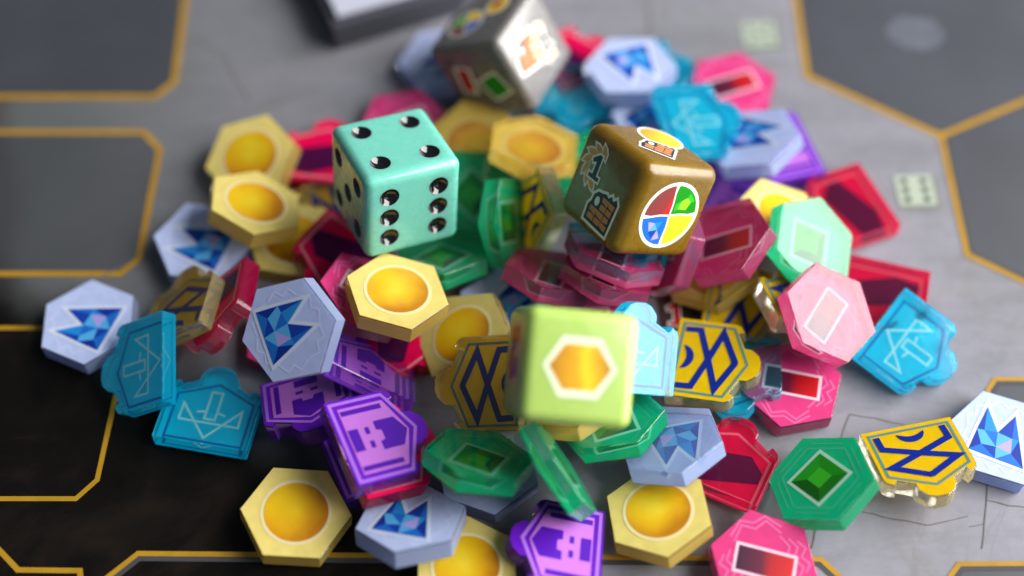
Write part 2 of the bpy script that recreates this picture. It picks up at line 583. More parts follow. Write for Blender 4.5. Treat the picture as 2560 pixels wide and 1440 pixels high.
EDGE_FROST = {'sun': 0.50, 'crystal': 0.50, 'pink': 0.22, 'green': 0.22, 'blue': 0.28, 'yellow': 0.28, 'purple': 0.30, 'red': 0.22}
slabmat = {k: acrylic(k, v[1], v[2], v[3], edge=EDGE_FROST[k]) for k, v in STYLE.items()}

# inks of the emblems
gold_sun = grad_ink('sun_disc', [(0.0, (0.52, 0.20, 0.004)), (0.36, (0.72, 0.37, 0.006)), (0.66, (0.78, 0.50, 0.008)), (1.0, (0.82, 0.62, 0.03))], (1, 0.6, 0), -7, 7, 0.8, 190, radial=0.7)
ring = ink('ring', (0.83, 0.73, 0.40))
gem_cols = [ink('gem%d' % i, c) for i, c in enumerate([(0.01, 0.055, 0.42), (0.015, 0.16, 0.62), (0.02, 0.27, 0.72), (0.10, 0.44, 0.82), (0.45, 0.36, 0.80), (0.008, 0.035, 0.34)])]
gem_edge = ink('gem_edge', (0.72, 0.78, 0.93))
bar_red = grad_ink('red_bar', [(0.0, (0.035, 0.006, 0.03)), (0.45, (0.12, 0.006, 0.03)), (0.62, (0.42, 0.006, 0.012)), (1.0, (0.55, 0.01, 0.012))], (1, 0, 0), -4.2, 4.2, 0.12, 400)
pink_line = ink('pink_line', (0.74, 0.15, 0.37))
pink_edge = ink('pink_edge', (0.88, 0.60, 0.72))
lav_line = ink('lav_line', (0.63, 0.66, 0.92))
grn = [ink('emerald%d' % i, c) for i, c in enumerate([(0.012, 0.30, 0.012), (0.010, 0.20, 0.012), (0.006, 0.12, 0.008), (0.014, 0.36, 0.02), (0.045, 0.50, 0.022)])]
grn_edge = ink('green_edge', (0.50, 0.82, 0.68))
grn_line = ink('green_line', (0.06, 0.55, 0.34))
blu_dark = ink('shield_blue_line', (0.004, 0.14, 0.46))
blu_white = ink('shield_blue_glyph', (0.62, 0.88, 0.88))
navy = ink('navy', (0.006, 0.022, 0.26))
teal_l = ink('teal_line', (0.10, 0.24, 0.25))
viol_l = ink('violet_light', (0.52, 0.17, 0.66))
viol_d = ink('violet_dark', (0.085, 0.008, 0.40))
viol_o = ink('violet_outline', (0.42, 0.16, 0.74))
red_o = ink('red_outline', (0.85, 0.28, 0.33))
maroon = ink('maroon', (0.075, 0.003, 0.055))

def base_sheet(ty):
    shp, _, _, _, col = STYLE[ty]
    sh = Sheet()
    sh.poly(inset(HEX, 0.14) if shp == 'hex' else inset(SHIELD, 0.12), ink('face_' + ty, col, amt=0.16, scale=420, trans=0.4 if shp == 'shield' else 0.28), 0)
    # the underside of the ink, bonded to the acrylic
    if ty != 'yellow':
        sh.poly(inset(HEX, 0.2) if shp == 'hex' else inset(SHIELD, 0.16), INK['face_' + ty], -5)
    if ty == 'pink':
        for r in (-1, 1):
            for k in range(3):
                y0 = 3.3 + k * 1.15
                sh.stroke([(x, r * (y0 + (1.0 if i % 2 else 0.0))) for i, x in enumerate((-3.6 + .6 * k, -1.8 + .3 * k, 0, 1.8 - .3 * k, 3.6 - .6 * k))], 0.26, pink_line, 1)
        for r in (-1, 1):
            sh.stroke([(r * 4.0, -3.6), (r * 6.2, -1.9), (r * 5.3, 0), (r * 6.2, 1.9), (r * 4.0, 3.6)], 0.26, pink_line, 1)
            sh.stroke([(r * 4.9, -3.9), (r * 6.9, -1.9), (r * 6.2, 0), (r * 6.9, 1.9), (r * 4.9, 3.9)], 0.26, pink_line, 1)
    if ty == 'crystal':
        for k in range(6):
            a = math.radians(60 * k + 30)
            R = Matrix.Rotation(a, 2)
            sh.stroke([R @ Vector(p) for p in ((4.9, -2.6), (6.2, -1.2), (5.3, 0), (6.2, 1.2), (4.9, 2.6))], 0.3, lav_line, 1)
    if ty == 'green':
        for k in range(6):
            R = Matrix.Rotation(math.radians(60 * k + 30), 2)
            sh.stroke([R @ Vector(p) for p in ((5.2, -3.0), (5.2, 3.0))], 0.3, grn_line, 1)
            sh.stroke([R @ Vector(p) for p in ((6.1, -2.6), (6.1, 2.6))], 0.22, grn_line, 1)
    return sh.mesh('printed_face_' + ty)

def emblem(ty):
    sh = Sheet()
    if ty == 'sun':
        sh.disc((0, 0), 5.35, ring, 2, 56)
        sh.disc((0, 0), 4.8, gold_sun, 3, 56)
    elif ty == 'crystal':
        V = dict(A=(-5.0, 3.7), B=(3.6, 4.1), N=(0.2, 1.0), C=(4.5, -.2), D=(-3.5, -4.7), I1=(-2.3, .3), I2=(-3.1, 2.4), I3=(-.6, 2.9), I4=(.4, -1.3), I5=(-2.1, -2.1), E1=(-1, 3.95), E2=(-4.3, -.4), E3=(.8, -2.3))
        sh.poly(inset([V[k] for k in 'ABNCD'], -0.55), gem_edge, 2)
        tri = 'A E2 I2 1,A I2 E1 5,E1 I2 I3 3,E1 I3 B 0,B I3 N 2,I2 I1 I3 3,I3 I1 N 1,E2 I1 I2 0,E2 I5 I1 3,E2 D I5 1,D E3 I5 5,I5 E3 I4 2,I5 I4 I1 4,I1 I4 N 3,N I4 C 0,I4 E3 C 1'
        for t in tri.split(','):
            a, b_, c_, m = t.split()
            sh.poly([V[a], V[b_], V[c_]], gem_cols[int(m)], 3)
    elif ty == 'pink':
        sh.poly([(-4.6, -2.3), (4.6, -2.3), (4.6, 2.3), (-4.6, 2.3)], pink_edge, 2)
        sh.poly([(-4.15, -1.85), (4.15, -1.85), (4.15, 1.85), (-4.15, 1.85)], bar_red, 3)
    elif ty == 'green':
        q = lambda h: [(-h, -h), (h, -h), (h, h), (-h, h)]
        sh.poly(q(3.65), grn_edge, 2)
        o, i = q(3.1), q(1.35)
        for k in range(4):
            sh.poly([o[k], o[(k + 1) % 4], i[(k + 1) % 4], i[k]], grn[[2, 1, 0, 3][k]], 3)
        sh.poly(i, grn[4], 3)
    elif ty == 'blue':
        sh.stroke(pent(1.25), 0.42, blu_dark, 2, True)
        for p in ([(-4.8, 4.6), (-4.7, 7.5), (0, 1.9), (4.7, 7.5), (4.8, 4.6), (-4.8, 4.6)],
                  [(-.85, 10.2), (.85, 10.2), (.85, 5.3), (-.85, 5.3), (-.85, 10.2)], [(-2.3, 6.3), (-.85, 6.6)], [(.85, 6.6), (2.3, 6.3)]):
            sh.stroke(sf(p), 0.36, blu_white, 3)
    elif ty == 'yellow':
        sh.stroke(pent(1.0), 0.42, teal_l, 2, True)
        sh.stroke(sf([(-5.3, 1.4), (-5.4, 3.8), (0, 5.8), (5.2, 7.6), (0, 10.1)]), 1.0, navy, 3)
        sh.stroke(sf([(5.4, 1.5), (5.3, 3.9), (0, 5.8), (-5.3, 7.5), (0, 10.1)]), 1.0, navy, 4)
        sh.disc((0, 10.0 - CYS), 0.55, navy, 5, 12)
        cr = [(2.2 * math.cos(a), 1.6 + 1.9 * math.sin(a)) for a in [math.pi * i / 14 for i in range(15)]]
        cr += [(-2.2 + 4.4 * i / 8, 1.6 + 0.75 * math.sin(math.pi * i / 8)) for i in range(1, 8)]
        sh.poly(sf(cr), navy, 3)
    elif ty == 'purple':
        sh.stroke(pent(0.75), 0.5, viol_o, 2, True)
        sh.poly(pent(1.7), viol_l, 2)
        for x, y0, y1, w in ((-4.8, 1.9, 8.4, .85), (4.8, 1.9, 8.4, .85)):
            sh.poly(sf([(x - w / 2, y0), (x + w / 2, y0), (x + w / 2, y1), (x - w / 2, y1)]), viol_d, 3)
        sh.poly(sf([(-1.9, 1.9), (1.9, 1.9), (1.9, 3.5), (-1.9, 3.5)]), viol_d, 3)
        for x in (-1.2, 1.2):
            sh.poly(sf([(x - .6, 4.5), (x + .6, 4.5), (x + .6, 5.2), (x - .6, 5.2)]), viol_d, 3)
        sh.poly(sf([(-2.5, 6.2), (-2.5, 9.5), (0, 10.9), (2.5, 9.5), (2.5, 6.2), (1.0, 6.2), (.8, 7.0), (-.8, 7.0), (-1.0, 6.2)]), viol_d, 3)
    elif ty == 'red':
        sh.stroke(pent(1.05), 0.40, red_o, 2, True)
        sh.poly(sf([(-6.0, 2.2), (-6.0, 6.4), (3.4, 8.9), (6.0, 6.6), (6.0, 4.6), (-2.2, 1.6)]), maroon, 3)
    return sh.mesh('emblem_' + ty)

face_mesh = {k: base_sheet(k) for k in STYLE}
emb_mesh = {k: emblem(k) for k in STYLE}
slab_by_type = {}
for k, v in STYLE.items():
    me = slab_mesh[v[0]].copy()
    me.name = 'slab_' + k
    me.materials.append(slabmat[k])
    slab_by_type[k] = me

GROUP = {'sun': 'sun hexagon tiles', 'crystal': 'pale crystal hexagon tiles', 'pink': 'pink hexagon tiles', 'green': 'green hexagon tiles',
         'blue': 'blue shield tiles', 'yellow': 'yellow shield tiles', 'purple': 'purple shield tiles', 'red': 'red shield tiles'}
# type, print side (up = on the top face, thru = seen through the slab), position mm, rotation, emblem angle, label
TILES = [
    ('red', 'up', (11.26, 48.95, 3.06), (0.8613, -0.0000, 0.0000, -0.5081), 0, 'red shield tile peeking out right of the grey die at the very back'),
    ('pink', 'up', (-19.40, 33.22, 3.19), (0.9939, 0.0061, 0.0044, 0.1096), 15, 'pink hexagon tile lying behind the mint die, below the pale hexagon'),
    ('crystal', 'up', (-13.03, 48.46, 3.46), (0.4775, -0.0280, -0.0007, 0.8782), 80, 'pale blue crystal hexagon tile half hidden behind the left of the grey die'),
    ('sun', 'thru', (-6.62, 27.10, 5.39), (0.7785, 0.0789, 0.1269, -0.6096), 0, 'shaded sun hexagon tile under the lowest corner of the grey die'),
    ('blue', 'thru', (11.81, 39.00, 5.29), (0.0711, 0.0006, 0.0067, 0.9974), 0, 'teal shield tile between the grey die and the back crystal hexagon'),
    ('blue', 'thru', (26.11, 45.88, 3.06), (0.7629, 0.0000, -0.0000, -0.6466), 0, 'blue shield tile with one corner showing right of the back crystal hexagon'),
    ('crystal', 'up', (21.15, 41.99, 8.89), (0.0364, -0.0354, 0.0506, 0.9974), 100, 'large pale crystal hexagon tile at the back, right of the grey die'),
    ('crystal', 'up', (25.83, 31.72, 5.94), (0.9941, 0.0054, -0.0086, -0.1084), 45, 'pale crystal hexagon tile mostly covered by the vivid blue shield behind the golden die'),
    ('pink', 'up', (40.49, 42.35, 3.18), (0.3785, -0.0010, 0.0071, 0.9256), 245, 'pink hexagon tile with red bar lying farthest back on the right'),
    ('purple', 'up', (47.02, 27.37, 3.21), (0.6040, -0.0082, 0.0062, 0.7969), 0, 'purple shield tile under the crystal hexagon at the back right edge of the pile'),
    ('purple', 'thru', (38.48, 15.83, 3.18), (0.2322, 0.0021, 0.0088, 0.9726), 0, 'purple shield tile right beside the golden die, behind the pink hexagon'),
    ('crystal', 'up', (41.91, 25.96, 8.05), (0.9042, -0.1699, -0.1234, 0.3720), 275, 'pale crystal hexagon tile resting on a purple shield at the back right'),
    ('blue', 'thru', (32.48, 28.34, 10.87), (0.7718, -0.0434, 0.0598, -0.6315), 0, 'vivid blue shield tile with white line sign tilted up behind the golden die'),
    ('red', 'thru', (57.88, 15.28, 3.21), (0.5640, -0.0085, 0.0057, 0.8257), 0, 'red shield tile lying flat nearest to the printed square with six dots'),
    ('sun', 'up', (45.74, 9.60, 7.70), (0.5454, 0.1044, 0.1526, 0.8175), 0, 'cream sun hexagon tile half covered by a green and a pink hexagon on the right'),
    ('red', 'up', (-33.25, 26.55, 3.06), (0.9983, 0.0000, 0.0000, -0.0576), 0, 'dark red shield tile lying behind the left side of the mint die'),
    ('sun', 'up', (-45.66, 23.78, 5.70), (0.8095, 0.0418, -0.1309, 0.5708), 0, 'sun hexagon tile at the back left, lower of the two overlapping sun tiles'),
    ('yellow', 'thru', (-30.48, 14.46, 3.06), (0.4378, 0.0000, 0.0000, 0.8991), 0, 'yellow shield tile wedged under the left corner of the mint die'),
    ('sun', 'up', (-37.07, 7.96, 3.06), (0.9947, 0.0001, 0.0002, -0.1026), 0, 'shaded sun hexagon tile lying under the upper left sun tile and the red shield'),
    ('crystal', 'up', (-52.27, 6.92, 3.83), (0.5309, 0.0534, -0.0036, 0.8457), 35, 'pale crystal hexagon tile lying flat at the left, partly under the tilted sun tile'),
    ('sun', 'up', (-42.74, 10.76, 9.72), (0.2263, 0.1388, 0.1635, 0.9502), 0, 'sun hexagon tile propped on another sun tile at the upper left'),
    ('red', 'up', (-28.54, 2.56, 5.41), (0.2922, 0.1031, -0.0178, 0.9506), 0, 'red shield tile with pink outline leaning at the left foot of the mint die'),
    ('green', 'thru', (-6.60, 16.47, 5.39), (0.4889, 0.1158, -0.0970, 0.8591), 290, 'dark green hexagon tile with bright diamond lying right behind the mint die'),
    ('green', 'thru', (13.37, 21.66, 6.71), (0.9777, -0.0598, -0.0390, 0.1978), 0, 'green hexagon tile peeking out behind the left edge of the golden die'),
    ('green', 'thru', (-11.66, 2.91, 6.74), (0.9213, -0.2430, 0.0526, 0.2990), 15, 'green hexagon tile directly under the mint die front corner'),
    ('crystal', 'up', (-0.92, -5.85, 3.08), (0.1965, -0.0009, 0.0008, 0.9805), 45, 'shaded crystal hexagon tile low in the pile between sun tile and lime die'),
    ('green', 'thru', (0.27, 7.53, 8.54), (0.5749, -0.3179, 0.4769, -0.5839), 120, 'green hexagon tile standing on edge between the mint and golden dice'),
    ('yellow', 'up', (2.97, 10.14, 8.18), (0.8015, 0.0815, -0.5857, 0.0893), 0, 'yellow shield tile standing on edge beside the golden die left face'),
    ('sun', 'thru', (3.94, 22.64, 11.07), (0.3016, 0.0296, 0.1609, 0.9393), 0, 'glossy sun hexagon tile lying on top of the upright tiles between the dice'),
    ('yellow', 'up', (38.24, -5.00, 3.06), (0.6225, -0.0001, -0.0001, -0.7826), 0, 'shaded yellow shield tile low in the pile below the tilted amber sun hexagon'),
    ('pink', 'up', (11.45, -8.23, 3.06), (0.9806, 0.0000, 0.0000, -0.1958), 25, 'pink hexagon tile peeking out just behind the top of the lime die'),
    ('pink', 'thru', (6.82, -2.21, 9.14), (0.4045, -0.0044, 0.2984, 0.8645), 305, 'pink hexagon tile left of the stack that carries the golden die'),
    ('pink', 'up', (24.85, 2.64, 8.40), (0.8341, 0.1222, -0.5206, -0.1352), 350, 'pink hexagon tile standing steeply under the right side of the golden die'),
    ('pink', 'thru', (15.84, -3.31, 10.83), (0.9506, -0.2344, 0.1777, 0.0990), 55, 'clear pink hexagon tile, lower one of the stack under the golden die'),
    ('pink', 'thru', (16.80, -1.12, 13.12), (0.9026, -0.2078, 0.2340, 0.2958), 35, 'clear pink hexagon tile, upper one of the stack under the golden die'),
    ('blue', 'thru', (17.71, 2.03, 10.96), (0.0733, -0.0639, -0.2149, -0.9718), 0, 'dark teal shield tile squeezed directly beneath the golden die'),
    ('sun', 'thru', (33.05, 1.20, 5.25), (0.9607, 0.0026, -0.1336, -0.2432), 0, 'amber sun hexagon tile tilted under the pink hexagon right of the golden die'),
    ('yellow', 'up', (47.41, -6.43, 7.16), (0.9682, -0.1595, 0.1751, 0.0799), 0, 'yellow shield tile with brown sides tucked between amber sun tile and pink hexagon'),
    ('red', 'thru', (61.30, -2.87, 3.06), (0.1361, 0.0000, -0.0000, 0.9907), 0, 'red shield tile lying flat behind the bright blue shield on the far right'),
    ('green', 'thru', (49.39, 1.96, 10.91), (0.3205, 0.2643, -0.0315, 0.9091), 210, 'light mint green hexagon tile tilted on top of the right heap'),
    ('pink', 'thru', (34.15, 2.15, 11.67), (0.8677, -0.1755, -0.2361, 0.4006), 305, 'deep pink hexagon tile leaning beside the right face of the golden die'),
    ('pink', 'up', (44.45, -20.10, 3.16), (0.8099, -0.0063, 0.0021, 0.5866), 275, 'pink hexagon tile with zigzag pattern lying flat right of the front yellow shield'),
    ('pink', 'thru', (50.17, -12.07, 11.68), (0.5786, 0.2136, 0.0357, 0.7864), 310, 'pale shiny pink hexagon tile tilted on the right heap above the flat pink one'),
    ('blue', 'thru', (64.39, -13.78, 4.88), (0.4268, 0.0057, 0.0937, -0.8995), 0, 'bright blue shield tile lying at the far right of the pile'),
    ('blue', 'thru', (35.25, -18.50, 4.33), (0.0369, -0.0676, 0.0249, 0.9967), 0, 'teal blue shield tile lying under the front yellow shield right of the lime die'),
    ('crystal', 'up', (76.15, -29.66, 3.26), (0.1630, 0.0132, 0.0049, 0.9865), 255, 'pale crystal hexagon tile cut off by the right picture edge'),
    ('yellow', 'up', (62.23, -34.19, 5.75), (0.1011, 0.0168, -0.1195, -0.9875), 0, 'yellow shield tile with clear sides lying alone at the lower right'),
    ('red', 'thru', (32.79, -33.12, 3.98), (0.9697, -0.0526, -0.0297, -0.2366), 0, 'red shield tile lying at the lower right beside the green hexagon'),
    ('sun', 'up', (21.79, -42.82, 5.14), (0.6612, -0.1215, 0.0139, 0.7402), 0, 'sun hexagon tile in the front row, right of the purple shield'),
    ('green', 'up', (45.98, -38.34, 6.93), (0.6002, -0.2554, -0.0749, 0.7543), 205, 'green hexagon tile with white framed square lying at the lower right'),
    ('pink', 'up', (36.94, -50.90, 4.42), (0.6333, 0.0638, -0.0297, 0.7707), 245, 'pink hexagon tile in the front row cut off by the bottom edge'),
    ('crystal', 'thru', (23.90, -32.03, 7.54), (0.9091, -0.2433, -0.0636, 0.3321), 220, 'pale crystal hexagon tile lying on the red shield below the lime die right corner'),
    ('purple', 'up', (7.17, -48.41, 5.35), (0.7429, 0.0195, 0.1228, 0.6577), 0, 'purple shield tile in the front row cut off by the bottom edge'),
    ('sun', 'up', (-6.60, -50.91, 3.51), (0.6939, -0.0089, 0.0300, 0.7193), 0, 'sun hexagon tile in the front row mostly below the bottom edge'),
    ('crystal', 'up', (-3.84, -34.54, 3.17), (0.9425, -0.0069, -0.0025, 0.3343), 140, 'clear pale blue crystal hexagon tile under the dark green hexagon in front'),
    ('crystal', 'up', (-14.85, -44.78, 7.16), (0.3469, -0.1043, 0.2340, 0.9022), 285, 'pale blue crystal hexagon tile propped up in the front row'),
    ('sun', 'up', (-32.27, -42.60, 4.04), (0.5036, 0.0443, 0.0435, 0.8617), 0, 'sun hexagon tile lying alone at the lower left on the dark board'),
    ('red', 'up', (-18.16, -11.88, 3.06), (0.5407, 0.0000, 0.0000, -0.8412), 0, 'red shield tile barely visible under the twin sun tiles in the centre'),
    ('purple', 'up', (-22.33, -31.38, 3.06), (0.8384, 0.0000, -0.0000, -0.5450), 0, 'dark purple shield tile lowest in the purple stack at the lower left'),
    ('red', 'up', (-18.35, -34.23, 8.62), (0.8269, -0.1170, 0.0941, -0.5419), 0, 'red shield tile sandwiched under the upper purple shield at the lower left'),
    ('purple', 'up', (-19.60, -33.82, 11.99), (0.8317, -0.1162, 0.0951, -0.5345), 0, 'bright purple shield tile on top of the stack at the lower left'),
    ('purple', 'up', (-31.77, -24.12, 5.92), (0.1232, 0.0821, -0.1635, -0.9754), 0, 'purple shield tile lying flat below the large left crystal hexagon'),
    ('purple', 'thru', (-21.60, -18.53, 7.67), (0.9255, -0.2456, 0.2864, -0.0321), 0, 'dark purple shield tile tilted up between crystal hexagon and sun tile'),
    ('pink', 'up', (-35.80, -10.56, 3.06), (0.9767, -0.0000, 0.0000, -0.2145), 25, 'pink hexagon tile lying underneath the large left crystal hexagon'),
    ('crystal', 'up', (-33.78, -18.90, 17.35), (0.7952, 0.1191, -0.3162, 0.5034), 300, 'large pale crystal hexagon tile with blue gem tilted up left of the centre'),
    ('blue', 'thru', (-47.35, -24.74, 3.55), (0.9960, -0.0253, 0.0230, -0.0825), 0, 'blue shield tile lying flat at the left with its tab pointing away'),
    ('crystal', 'up', (-69.16, -8.69, 3.42), (0.6735, -0.0211, -0.0046, 0.7388), 55, 'pale crystal hexagon tile farthest to the left'),
    ('yellow', 'thru', (-53.86, -7.94, 7.69), (0.9409, -0.0634, -0.3310, -0.0327), 0, 'clear yellow shield tile leaning against a red shield at the left'),
    ('red', 'up', (-48.08, -9.05, 8.46), (0.0320, 0.3704, -0.0930, -0.9236), 0, 'red shield tile standing steeply with thick clear edge at the left'),
    ('blue', 'thru', (-59.32, -19.09, 7.32), (0.6644, -0.1297, -0.2983, 0.6729), 0, 'blue shield tile leaning over its neighbour beside the leftmost crystal hexagon'),
    ('sun', 'thru', (8.61, -24.22, 6.59), (0.9574, -0.1929, -0.1417, -0.1618), 0, 'sun hexagon tile almost hidden beneath the lime die'),
    ('pink', 'up', (-23.09, -6.79, 9.23), (0.4372, 0.1842, 0.1820, 0.8613), 35, 'pink hexagon tile with zigzag lines tucked under the central sun tile'),
    ('sun', 'up', (-7.94, -12.91, 6.20), (0.5573, -0.1670, -0.1348, 0.8021), 0, 'sun hexagon tile under the central sun tile, left of the lime die'),
    ('sun', 'up', (-17.88, -9.53, 14.06), (0.5871, 0.0160, 0.1261, 0.7995), 0, 'sun hexagon tile on top in the centre, in front of the mint die'),
    ('green', 'thru', (15.21, -27.84, 6.75), (0.8474, -0.2499, 0.0068, 0.4684), 315, 'large green hexagon tile under the right bottom corner of the lime die'),
    ('green', 'thru', (-4.68, -36.39, 11.43), (0.4279, -0.0539, 0.3200, 0.8436), 300, 'dark green hexagon tile stacked on a clear crystal hexagon in front'),
    ('yellow', 'thru', (-4.98, -23.65, 9.50), (0.7079, -0.0011, -0.2694, 0.6529), 0, 'clear yellow shield tile standing up against the left face of the lime die'),
    ('green', 'thru', (7.97, -38.31, 11.10), (0.8022, -0.3679, 0.4327, -0.1841), 70, 'green hexagon tile standing on edge below the lime die'),
    ('blue', 'thru', (19.12, -20.25, 13.18), (0.9327, 0.2705, 0.2381, 0.0172), 0, 'blue shield tile standing against the right side of the lime die'),
    ('yellow', 'up', (31.56, -17.75, 6.32), (0.6131, 0.0376, -0.0643, -0.7864), 0, 'yellow shield tile on top of a blue one just right of the lime die'),
]
for ty, mode, pos, q, em, label in TILES:
    hexa = STYLE[ty][0] == 'hex'
    root = bpy.data.objects.new('hexagon_tile' if hexa else 'shield_tile', None)
    S.collection.objects.link(root)
    Q = Quaternion(q)
    root.rotation_mode = 'QUATERNION'
    root.rotation_quaternion = Q
    root.location = (Vector(pos) + Q @ Vector((0, 0, -T))) * MM
    root.empty_display_size = 0.004
    root['label'], root['category'], root['group'] = label, 'game tile', GROUP[ty]
    sl = link('slab', slab_by_type[ty], None, root)
    sl.location.z = T * MM
    z = (T + 0.03) if mode == 'up' else 0.22
    f = link('printed_face', face_mesh[ty], None, root)
    f.location.z = z * MM
    e = link('emblem', emb_mesh[ty], None, root)
    e.location.z = z * MM
    if hexa:
        e.rotation_euler.z = math.radians(em)

# ------------------------------------------------------------------ dice
H = 8.0
DICE = {
    'grey': ((-1.97, 42.67, 11.54), (0.8130, -0.2339, -0.1319, 0.5167)),
    'brown': ((19.95, 4.70, 21.12), (0.9215, -0.2178, 0.2279, 0.2270)),
    'mint': ((-18.79, 8.13, 18.74), (0.9686, -0.1137, 0.0580, 0.2135)),
    'lime': ((8.14, -28.67, 23.69), (0.8673, -0.4894, 0.0790, 0.0457)),
}
def round_cube(name, r, seg=5):
    bm = bmesh.new()
    bmesh.ops.create_cube(bm, size=2 * H * MM)
    bmesh.ops.bevel(bm, geom=list(bm.edges), offset=r * MM, segments=seg, affect='EDGES', profile=0.5)
    for f in bm.faces:
        f.smooth = True
    me = bpy.data.meshes.new(name)
    bm.to_mesh(me)
    bm.free()
    try:
        me.set_sharp_from_angle(angle=math.radians(40))
    except Exception:
        pass
    return me
# face frames: origin, u, v, outward
FACE = {'+z': ((0, 0, 1), (1, 0, 0), (0, 1, 0)), '-y': ((0, -1, 0), (1, 0, 0), (0, 0, 1)), '-x': ((-1, 0, 0), (0, -1, 0), (0, 0, 1)),
        '+x': ((1, 0, 0), (0, 1, 0), (0, 0, 1)), '+y': ((0, 1, 0), (-1, 0, 0), (0, 0, 1)), '-z': ((0, 0, -1), (1, 0, 0), (0, -1, 0))}
def face_matrix(k, lift=0.0):
    n, u, v = [Vector(x) for x in FACE[k]]
    M = Matrix((u, v, n)).transposed().to_4x4()
    M.translation = n * ((H + lift) * MM)
    return M
def die_root(key, label):
    pos, q = DICE[key]
    r = bpy.data.objects.new('die', None)
    S.collection.objects.link(r)
    r.rotation_mode = 'QUATERNION'
    Q = Quaternion(q)
    r.rotation_quaternion = Q
    r.location = Vector(pos) * MM
    r.empty_display_size = 0.004
    r['label'], r['category'], r['group'] = label, 'die', 'dice on the pile'
    return r
def decal(root, name, face, build, lift=0.03):
    sh = Sheet(0.025)
    build(sh)
    o = link(name, sh.mesh(name), None, root)
    o.matrix_local = face_matrix(face, lift)
    return o

# --- mint die with pressed black pips
mint = resin('mint', (0.155, 0.50, 0.41), (0.6, 1.0, 0.85), rough=0.18, var=0.05, coat=0.4)
root = die_root('mint', 'mint green spotted die with black pips on top of the pile')
body = link('body', round_cube('mint_body', 1.5, 6), mint, root)
g = 4.1
PIPS = {1: [(0, 0)], 2: [(-g, g), (g, -g)], 3: [(-g, g), (0, 0), (g, -g)], 4: [(-g, g), (g, g), (-g, -g), (g, -g)],
        5: [(-g, g), (g, g), (-g, -g), (g, -g), (0, 0)], 6: [(-g, g * .98), (-g, 0), (-g, -g * .98), (g, g * .98), (g, 0), (g, -g * .98)]}
PR, PD = 1.62, 0.95          # pip radius and depth
SR = (PR * PR + PD * PD) / (2 * PD)
bmc = bmesh.new()
val = {'+z': 4, '-y': 6, '-x': 5, '+x': 2, '+y': 1, '-z': 3}
for fk, n in val.items():
    M = face_matrix(fk)
    for (u, v) in PIPS[n]:
        c = M @ (Vector((u, v, SR - PD)) * MM)
        bmesh.ops.create_uvsphere(bmc, u_segments=32, v_segments=24, radius=SR * MM, matrix=Matrix.Translation(c))
cut_me = bpy.data.meshes.new('pip_cutter')
bmc.to_mesh(cut_me)
bmc.free()
cutter = bpy.data.objects.new('pip_cutter', cut_me)
S.collection.objects.link(cutter)
cutter.parent = root
mod = body.modifiers.new('pips', 'BOOLEAN')
mod.operation, mod.solver, mod.object = 'DIFFERENCE', 'EXACT', cutter
try:
    mod.use_self = False
except Exception:
    pass
bpy.context.view_layer.update()
dg = bpy.context.evaluated_depsgraph_get()
nm = bpy.data.meshes.new_from_object(body.evaluated_get(dg))
body.modifiers.clear()
body.data = nm
if len(nm.materials) == 0:
    nm.materials.append(mint)
for p in nm.polygons:
    p.use_smooth = True
    p.material_index = 0
try:
    nm.set_sharp_from_angle(angle=math.radians(35))
except Exception:
    pass
bpy.data.objects.remove(cutter)
pipm, ntp, bp_, _ = newmat('pip_black')
bp_.inputs['Base Color'].default_value = (0.004, 0.004, 0.005, 1)
bp_.inputs['Roughness'].default_value = 0.16
bp_.inputs['Coat Weight'].default_value = 0.6
bp_.inputs['Coat Roughness'].default_value = 0.03
rad0 = math.asin(PR / SR)
pv, pf = [], []
NR, NS = 8, 32
for i in range(NR + 1):
    a = rad0 * 0.995 * i / NR
    for j in range(NS):
        t = 2 * math.pi * j / NS
        rr = (SR - 0.02)
        pv.append((rr * math.sin(a) * math.cos(t) * MM, rr * math.sin(a) * math.sin(t) * MM, (SR - PD - rr * math.cos(a)) * MM))
for i in range(NR):
    for j in range(NS):
        k = (j + 1) % NS
        pf.append((i * NS + j, (i + 1) * NS + j, (i + 1) * NS + k, i * NS + k) if i else (j, NS + j, NS + k))
for j in range(1, NS):
    pass
pip_me = bpy.data.meshes.new('pip')
pv2 = pv
pip_me.from_pydata(pv2, [], pf)
pip_me.materials.append(pipm)
for p in pip_me.polygons:
    p.use_smooth = True
for fk, n in val.items():
    if fk in ('+x', '+y', '-z'):
        continue
    M = face_matrix(fk)
    for (u, v) in PIPS[n]:
        o = link('pip', pip_me, None, root)
        o.matrix_local = M @ Matrix.Translation(Vector((u, v, 0)) * MM)

# --- printed art shared by the picture dice
brick = ink('brick', (0.56, 0.21, 0.065), trans=0, amt=0.2, scale=700)
ivory = ink('ivory', (0.80, 0.76, 0.70), trans=0)
leafk = ink('leaf', (0.62, 0.29, 0.03), trans=0)
navy2 = ink('outline_navy', (0.010, 0.022, 0.05), trans=0)
pieR = grad_ink('pie_red', [(0.0, (0.16, 0.035, 0.03)), (0.6, (0.24, 0.02, 0.02)), (0.66, (0.5, 0.012, 0.012)), (1.0, (0.55, 0.012, 0.012))], (1, -.3, 0), -5, 1, 0.1, 300, 0)
pieY = grad_ink('pie_yellow', [(0, (0.80, 0.47, 0.01)), (1, (0.88, 0.62, 0.02))], (1, 1, 0), -4, 6, 0.3, 250, 0)
sunO = grad_ink('sun_orange', [(0, (0.78, 0.24, 0.006)), (0.5, (0.86, 0.46, 0.012)), (1, (0.88, 0.62, 0.03))], (1, -1, 0), -3.2, 3.4, 0.2, 250, 0)

